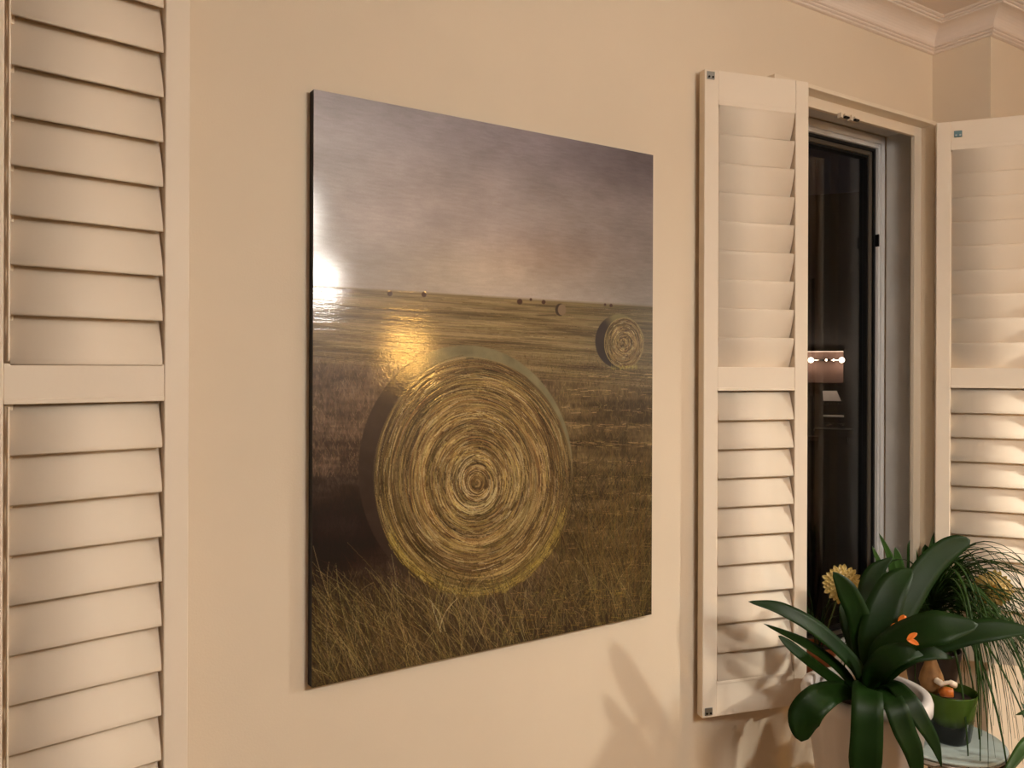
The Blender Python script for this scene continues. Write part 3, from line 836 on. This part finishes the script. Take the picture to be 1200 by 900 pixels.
# ------------------------------------------------------------------ amaryllis leaves + ponytail palm in pots behind
def stand_small(x, y, h, label, r=.10):
    t = empty('wooden_plant_stool', (x, y, 0)); tag(t, label, 'plant stool')
    MB().lathe([(0, h - .02), (r, h - .02), (r + .003, h - .01), (r, h), (0, h)], 32).build('top', M['wood'], t)
    for k in range(3):
        a = 2 * math.pi * k / 3 + .5
        MB().tube([(math.cos(a) * r * .7, math.sin(a) * r * .7, h - .02), (math.cos(a) * r, math.sin(a) * r, 0)], [.012, .009], 10).build('leg', M['wood'], t, smooth=True)
ZP = 2.36
crown_p = at(1092, 712, ZP)
pp = Vector((crown_p.x, crown_p.y, 0)); ph0 = .56
stand_small(pp.x, pp.y, ph0, 'dark wooden plant stool under the grassy palm, behind the clivia', .06)
pt = empty('ponytail_palm', (pp.x, pp.y, ph0 + .0005))
tag(pt, 'grassy palm with long thin arching leaves spilling down right of the clivia', 'potted plant')
MB().lathe(pot_profile(.078, .058, .13, .006), 40).build('pot', M['brownpot'], pt, smooth=True)
MB().lathe([(0, .115), (.068, .113), (.062, .09), (0, .09)], 32).build('soil', M['soil'], pt, smooth=True)
cz = crown_p.z - ph0
MB().tube([(0, 0, .10), (0, 0, .12), (0, 0, .16), (0, 0, cz)], [.030, .034, .022, .012], 16).build('swollen_stem', M['bark'], pt, smooth=True)
rp = random.Random(11)
def grass_leaf(p0, p1, p2, p3, w):
    C_ = [(1 - t) ** 3 * p0 + 3 * (1 - t) ** 2 * t * p1 + 3 * (1 - t) * t * t * p2 + t ** 3 * p3 for t in [i / 18 for i in range(19)]]
    rings = []
    for i, p in enumerate(C_):
        t = (C_[min(i + 1, 18)] - C_[max(i - 1, 0)]).normalized()
        s_ = t.cross(Vector((0, 0, 1)));
        if s_.length < .05: s_ = t.cross(Vector(_F))
        s_.normalize(); n = s_.cross(t)
        ww = w / 2 * (1 - (i / 18) ** 2.2 * .92)
        rings.append([p + s_ * ww + n * ww * .35, p - n * .0004, p - s_ * ww + n * ww * .35, p + n * .0005])
    return rings
# world directions for screen sense
toCam = -Vector(_F)
def add_grass(k):
    az = rp.uniform(0, 2 * math.pi)
    # more of them spill to the right and towards the room, away from the wall
    d_ = Vector((math.cos(az), math.sin(az), 0))
    if d_.y > .25: d_.y *= .3
    d_ = (d_ + (Vector(_R0) * .6 + Vector((.1, -.25, 0))) * (1 if rp.random() < .68 else -.15)).normalized()
    up = rp.uniform(-.02, .24)
    reach = rp.uniform(.16, .44)
    drop = rp.uniform(-.06, .46)
    p0 = Vector((rp.uniform(-.008, .008), rp.uniform(-.008, .008), cz + rp.uniform(-.03, .01)))
    p1 = p0 + d_ * reach * .25 + Vector((0, 0, up + .05))
    p2 = p0 + d_ * reach * .95 + Vector((0, 0, up + rp.uniform(-.03, .05)))
    side = Vector((-d_.y, d_.x, 0)) * rp.uniform(-.06, .06)
    p3 = p0 + d_ * reach * 1.15 + side + Vector((0, 0, -drop))
    yw = pt.location.y
    for p in (p1, p2, p3):
        if p.y + yw > 1.36: p.y = 1.36 - yw - rp.uniform(0, .03)
        dd = (p.x + pt.location.x - 2.460) * .8 + (p.y + yw - 1.400) * .6 + .045
        if dd > 0: p.x -= .8 * dd; p.y -= .6 * dd
    return grass_leaf(p0, p1, p2, p3, rp.uniform(.0055, .0105))
for k in range(98):
    MB().rings(add_grass(k)).build('leaf', M['grass'], pt, smooth=True)
b = MB()
for k in range(70): b.rings(add_grass(k))
o = b.build('leaf_tuft', M['grass'], pt, smooth=True); o['kind'] = 'stuff'

am = Vector((2.33, 1.452, .6145))
aml = empty('potted_amaryllis', tuple(am))
tag(aml, 'plant with short upright rounded strap leaves on the window sill, behind the grassy palm', 'potted plant')
MB().lathe(pot_profile(.054, .044, .10, .006), 36).build('pot', M['terra'], aml, smooth=True)
MB().lathe([(0, .087), (.046, .085), (.043, .065), (0, .065)], 24).build('soil', M['soil'], aml, smooth=True)
ab = (1064, 750)
for spots, W in (
    ([(1065, 770, 2.54), (1060, 720, 2.54), (1050, 690, 2.54), (1043, 655, 2.54), (1030, 625, 2.53)], [8, 8, 8, 7, 4]),
    ([(1065, 770, 2.54), (1060, 705, 2.54), (1054, 665, 2.54), (1049, 641, 2.54)], [8, 8, 8, 6]),
    ([(1066, 770, 2.54), (1068, 705, 2.56), (1070, 665, 2.57), (1066, 633, 2.57)], [8, 10, 11, 9]),
    ([(1066, 770, 2.54), (1078, 705, 2.54), (1086, 665, 2.54), (1084, 638, 2.54)], [8, 11, 12, 9]),
    ([(1067, 770, 2.54), (1082, 700, 2.52), (1098, 650, 2.51), (1110, 628, 2.51)], [8, 10, 10, 8]),
    ([(1067, 770, 2.54), (1090, 700, 2.52), (1092, 650, 2.51), (1100, 616, 2.51)], [6, 7, 7, 6]),
    ([(1067, 770, 2.54), (1104, 690, 2.50), (1122, 652, 2.49), (1128, 636, 2.49)], [8, 10, 11, 9]),
    ([(1064, 770, 2.54), (1045, 700, 2.52), (1034, 670, 2.51), (1022, 640, 2.51)], [6, 6, 6, 4]),
):
    px_leaf(aml, spots, [w * 1.35 for w in W], 2.3, M['leafb'], fold=.3)

# ------------------------------------------------------------------ terracotta pot on the sill + the two yellow ornaments
tp = Vector((2.035, 1.505, .6145))
tpl = empty('terracotta_pot', tuple(tp)); tag(tpl, 'small terracotta pot with wispy leaves on the window sill by the glass', 'potted plant')
MB().lathe(pot_profile(.052, .040, .080, .006, .004, .020), 36).build('pot', M['terra'], tpl, smooth=True)
MB().lathe([(0, .070), (.040, .069), (.037, .05), (0, .05)], 24).build('soil', M['soil'], tpl, smooth=True)
for k in range(14):
    a = rp.uniform(0, 2 * math.pi); L = rp.uniform(.12, .24)
    d_ = Vector((math.cos(a) * .8, math.sin(a) * .28, 0))
    p0 = Vector((d_.x * .01, d_.y * .01, .062))
    MB().rings(grass_leaf(p0, p0 + Vector((0, 0, L * .5)) + d_ * L * .1, p0 + Vector((0, 0, L * .9)) + d_ * L * .3, p0 + Vector((0, 0, L * .8)) + d_ * L * .62, .003)).build('leaf', M['grass'], tpl, smooth=True)
def dahlia(c, foot, r, label, face):
    t = empty('yellow_flower_ornament', tuple(foot)); tag(t, label, 'flower ornament', 'yellow flower ornaments')
    rel_ = c - foot; fdir = Vector(face).normalized()
    X_ = fdir.cross(Vector((0, 0, 1))).normalized(); Y_ = X_.cross(fdir).normalized()
    b = MB()
    MB().tube(catmull([Vector((0, 0, 0)), rel_ * .5 + Vector((0, 0, .01)), rel_ - fdir * .006], 5), .0022, 8).build('stem', M['stem'], t, smooth=True)
    for layer, (rr, n, lift) in enumerate(((1.0, 22, .0), (.80, 18, .006), (.58, 14, .012), (.36, 9, .017))):
        for k in range(n):
            a = 2 * math.pi * (k + .5 * layer) / n + rp.uniform(-.05, .05)
            d_ = X_ * math.cos(a) + Y_ * math.sin(a)
            L = r * rr * rp.uniform(.92, 1.06)
            base = rel_ + fdir * lift
            bb = strap([base + d_ * .004, base + d_ * L * .55 + fdir * .003, base + d_ * L * .85 + fdir * .001, base + d_ * L + fdir * .004], [r * .12, r * .26, r * .24, r * .06],
                       per=3, round_tip=.2, th=.0007, fold=.5, hint=fdir)
            bb.build('petal', M['yellow'], t, smooth=True)
    MB().sphere(rel_ + fdir * .018, r * .14, (1, 1, 1), 12, 8).build('centre', M['amber'], t, smooth=True)
dahlia(at(987, 685, 2.32), Vector((2.035, 1.505, .6145)) + Vector((.02, 0, .062)), .056, 'yellow spiky petalled flower ornament in front of the dark window pane', (EYE - at(987, 685, 2.32)) + Vector((-.2, 0, .1)))
f2 = at(1163, 690, 2.34)
dahlia(f2, Vector((pp.x + .045, pp.y - .03, ph0 + .112)), .054, 'yellow spiky petalled flower ornament half hidden in the grassy leaves at right', (EYE - f2) + Vector((.5, 0, .0)))

# a further plant whose leaves reach in at the bottom right corner
dp = at(1262, 905, 1.95); dz = .50
stand_small(dp.x, dp.y, dz - .13 if False else .42, 'dark wooden plant stool at the bottom right corner of the picture', .08)
dpl = empty('potted_lily', (dp.x, dp.y, .4205)); tag(dpl, 'strap leaved plant reaching in at the bottom right corner of the picture', 'potted plant')
MB().lathe(pot_profile(.080, .060, .14, .006), 40).build('pot', M['brownpot'], dpl, smooth=True)
MB().lathe([(0, .122), (.070, .120), (.066, .09), (0, .09)], 24).build('soil', M['soil'], dpl, smooth=True)
bp_ = Vector((dp.x, dp.y, .535)); bpx = project(bp_)
for tip, mid, W in (((1168, 922, 1.72), (1205, 872, 1.78), [10, 16, 16, 7]), ((1190, 838, 1.98), (1222, 830, 1.97), [8, 10, 9, 5]), ((1196, 822, 2.0), (1215, 850, 1.97), [8, 12, 10, 4]),
                    ((1300, 840, 1.9), (1270, 850, 1.92), [10, 16, 14, 7]), ((1330, 890, 1.8), (1300, 860, 1.85), [10, 16, 14, 7]), ((1255, 800, 2.0), (1258, 850, 1.97), [10, 16, 14, 7])):
    base = (bpx[0], bpx[1], 1.95)
    m1 = tuple((base[i] + mid[i]) / 2 for i in range(3)); m1 = (m1[0], m1[1] - 14, m1[2])
    px_leaf(dpl, [base, m1, mid, tip], W, 1.9, M['leafb'])

# ------------------------------------------------------------------ lamps of the room
def lamp_globe(name, parent, c, r, col, watts):
    area = 4 * math.pi * r * r
    return MB().sphere(c, r, (1, 1, 1), 24, 16).build(name, lamp_mat(name + '_glow', col, watts, area), parent, smooth=True)
# floor lamp behind the camera: opal globe on an arm and an upright bowl
fl = empty('floor_lamp', (1.10, -.78, 0)); tag(fl, 'tall metal floor lamp with white drum shade and an opal globe on an arm', 'floor lamp')
MB().lathe([(0, 0), (.13, 0), (.135, .008), (.12, .02), (0, .025)], 40).build('base', M['lampmetal'], fl, smooth=True)
MB().tube([(0, 0, .02), (0, 0, 2.20)], .011, 12).build('pole', M['lampmetal'], fl, smooth=True)
MB().tube(catmull([(0, 0, 1.70), (.15, 0, 1.73), (.225, 0, 1.845)], 5), .007, 10).build('arm', M['lampmetal'], fl, smooth=True)
lamp_globe('lower_globe', fl, (.225, 0, 1.900), .050, (255, 250, 240), GLOBE_W)
MB().lathe([(.185, 2.075), (.170, 2.275), (.168, 2.275), (.183, 2.075), (.185, 2.075)], 48).build('drum_shade', lamp_mat('drum_shade_glow', (255, 250, 240), BOWL_W, .45), fl, smooth=True)
MB().tube([(-.17, 0, 2.20), (.17, 0, 2.20)], .003, 6).build('shade_bar', M['lampmetal'], fl)
# table lamp with a yellow shade on a sideboard
sb = empty('sideboard', (2.4, -2.6, 0)); tag(sb, 'brown wooden sideboard against the back wall under the yellow table lamp', 'sideboard')
MB().box((-.8, -.22, .12), (.8, .22, .90)).build('body', M['wood'], sb, bevel=.006)
for k in range(3):
    d_ = MB().box((-.78 + k * .525, .22, .15), (-.27 + k * .525, .238, .87)).build('door', M['wood'], sb, bevel=.004)
    MB().tube([(-.50 + k * .525, .245, .5), (-.50 + k * .525, .245, .62)], .006, 8).build('handle', M['lampmetal'], d_, smooth=True)
for x in (-.72, .72):
    for y in (-.17, .17): MB().tube([(x, y, .12), (x, y, 0)], [.02, .014], 10).build('leg', M['wood'], sb, smooth=True)
tl = empty('table_lamp', (2.62, -2.55, .9005)); tag(tl, 'table lamp with glowing yellow shade on the sideboard', 'table lamp')
MB().lathe([(0, 0), (.08, 0), (.085, .01), (.03, .03), (.02, .10), (.06, .22), (.065, .30), (.02, .42), (.01, .55), (0, .55)], 32).build('base', M['whitepot'], tl, smooth=True)
sh_ = MB().lathe([(.125, .62), (.095, .83), (.093, .83), (.123, .62), (.125, .62)], 40).build('lamp_shade', lamp_mat('yellow_shade_glow', (255, 190, 92), SHADE_W, 2 * math.pi * .12 * .24 * 2), tl, smooth=True)
MB().tube([(0, 0, .54), (0, 0, .66)], .014, 10).build('socket', M['lampmetal'], tl, smooth=True)
MB().tube([(-.095, 0, .815), (.095, 0, .815)], .003, 6).build('shade_bar', M['lampmetal'], tl)
# shaded pendant low over the table at the right: its opaque dome only lets light down and out
kp = Vector((3.35, -.25, 1.81))
pn = empty('pendant_lamp', (kp.x, kp.y, CEIL)); tag(pn, 'pendant lamp with an opaque black dome shade over one round bulb', 'pendant lamp')
MB().lathe([(0, -.025), (.05, -.025), (.055, 0), (0, 0)], 24).build('ceiling_rose', M['lampmetal'], pn, smooth=True)
kz = kp.z - CEIL
MB().tube([(0, 0, -.02), (0, 0, kz + .13)], .004, 8).build('cord', M['iron'], pn, smooth=True)
dome = [(.165 * math.cos(math.radians(a)), kz - .030 + .165 * math.sin(math.radians(a))) for a in range(0, 86, 9)]
MB().lathe(dome + [(0, dome[-1][1] + .001)] + [(0, dome[-1][1] - .003)] + [(r * .975, z - .002) for r, z in dome[::-1]] + [dome[0]], 48).build('dome_shade', M['iron'], pn, smooth=True)
lamp_globe('bulb', pn, (0, 0, kz), .045, (255, 248, 232), KEY_W)
# ------------------------------------------------------------------ made-up lit yard corner standing in for reflections in the dark pane
YZ = 9.0; KPX = YZ / FPX
yo = at(967, 431, YZ)
def yard(name, px, py, back=0.):  # sets a stand-in for something reflected behind the pane
    o = yo + Vector((math.cos(-YA), math.sin(-YA), 0)) * 0
    p = at(px, py, YZ + back)
    return empty(name, tuple(p), -YA)
YA = math.atan2(ray(967, 431).x, ray(967, 431).y)
yw = empty('wall_yard_standin', (yo.x + .30 * math.sin(YA), yo.y + .30 * math.cos(YA), -3.0), -YA, kind='structure')  # invented backdrop behind the stand-in objects
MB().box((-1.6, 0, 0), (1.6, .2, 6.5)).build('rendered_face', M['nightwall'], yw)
def ybox(t, x0, x1, z0, z1, y0=0., y1=.02, name='board', m='terra', bevel=.002):
    return MB().box((x0 * KPX, y0, z0 * KPX), (x1 * KPX, y1, z1 * KPX)).build(name, M[m], t, bevel=bevel)
wl = yard('standin_twin_lamp', 968, 422, .12); tag(wl, 'pair of bright bulbs on a bar, stand-in for lamps reflected in the dark window pane', 'reflected lamp')
MB().tube([(-18 * KPX, 0, 0), (18 * KPX, 0, 0)], .010, 10).build('bar', M['chrome'], wl, smooth=True)
MB().tube([(0, 0, 0), (0, .22, 0)], .012, 10).build('bracket', M['iron'], wl, smooth=True)
for x in (-17, 17): lamp_globe('bulb', wl, (x * KPX, -.05, 0), .030, (255, 226, 196), HOOD_W / 2)  # added bulbs imitating lamps mirrored in the pane
for x in (0, 8): lamp_globe('sparkle_globe', wl, (x * KPX, -.035, 0), .012, (255, 226, 196), HOOD_W / 40)  # added glows imitating the sparkles between the lamps
nb = yard('standin_backboard', 967, 431, .20); tag(nb, 'brown board lit by the twin lamps, stand-in for a reflection in the window pane', 'board')
ybox(nb, -21, 20, -18, 19, 0, .025, 'board', 'board'); ybox(nb, -21, 20, 19, 20, -.01, .025, 'top_trim', 'whitepot')
wb = yard('standin_bin', 974, 464, .20); tag(wb, 'pale tapered box above a row of bright studs, stand-in for a reflection in the window pane', 'box')
q = [(-10, 6), (6, 6), (11, -6), (-9, -6)]
MB().rings([[(x * KPX, 0, z * KPX) for x, z in q], [(x * KPX, .10, z * KPX) for x, z in q]]).build('body', M['whitepot'], wb)
ybox(wb, -12, 13, -12, -6, .0, .10, 'dark_front', 'iron')
for k in range(6): MB().sphere(((-8 + 4 * k) * KPX, -.004, -9 * KPX), .008, (1, 1, 1), 10, 8).build('stud', M['chrome'], wb, smooth=True)
for (x, y, x0, x1, lab) in ((976, 488, -11, 12, 'upper pale shelf under the box, stand-in for a reflection in the window pane'), (960, 504, -6, 6, 'lower short pale shelf left of the steel bowls, stand-in for a reflection in the window pane')):
    sh2 = yard('standin_shelf', x, y, .12); tag(sh2, lab, 'shelf')
    ybox(sh2, x0, x1, -.9, .9, 0, .18, 'board', 'whitepot'); 
    for xx in (x0 + 2, x1 - 2): ybox(sh2, xx - .5, xx + .5, -4, -.9, .10, .18, 'bracket', 'iron')
for (x, y, r, lab) in ((971, 499, .055, 'left steel bowl on the lower ledge, stand-in for a reflection in the window pane'), (986, 500, .040, 'right steel bowl on the lower ledge, stand-in for a reflection in the window pane')):
    bw = yard('standin_bowl', x, y + 2, .05); tag(bw, lab, 'bowl', 'steel bowls on the ledge')
    MB().lathe([(0, 0), (r * .5, 0), (r * .9, .03), (r, .045), (r * .97, .045), (r * .86, .032), (r * .45, .005), (0, .005)], 28).build('bowl', M['chrome'], bw, smooth=True)
    MB().lathe([(r, .044), (r + .004, .047), (r, .050), (r - .004, .047), (r, .044)], 28).build('rim', M['chrome'], bw, smooth=True)
lg = yard('standin_ledge', 971, 506, .0); tag(lg, 'made-up dark ledge carrying the stand-in steel bowls behind the window pane', 'ledge')
ybox(lg, -16, 26, -5, 2.9, 0, .28, 'slab', 'iron')
for xx in (-12, 22): ybox(lg, xx - 1, xx + 1, -14, -5, .1, .28, 'bracket', 'iron')
bs = yard('standin_crate', 952, 513, .04); tag(bs, 'small brown crate, stand-in for a reflection at the left edge of the window pane', 'crate')
ybox(bs, -6, 6, -2.5, 2.5, -.10, -.02, 'front', 'board'); ybox(bs, -6, 6, -12, -2.5, -.10, -.02, 'base', 'iron')
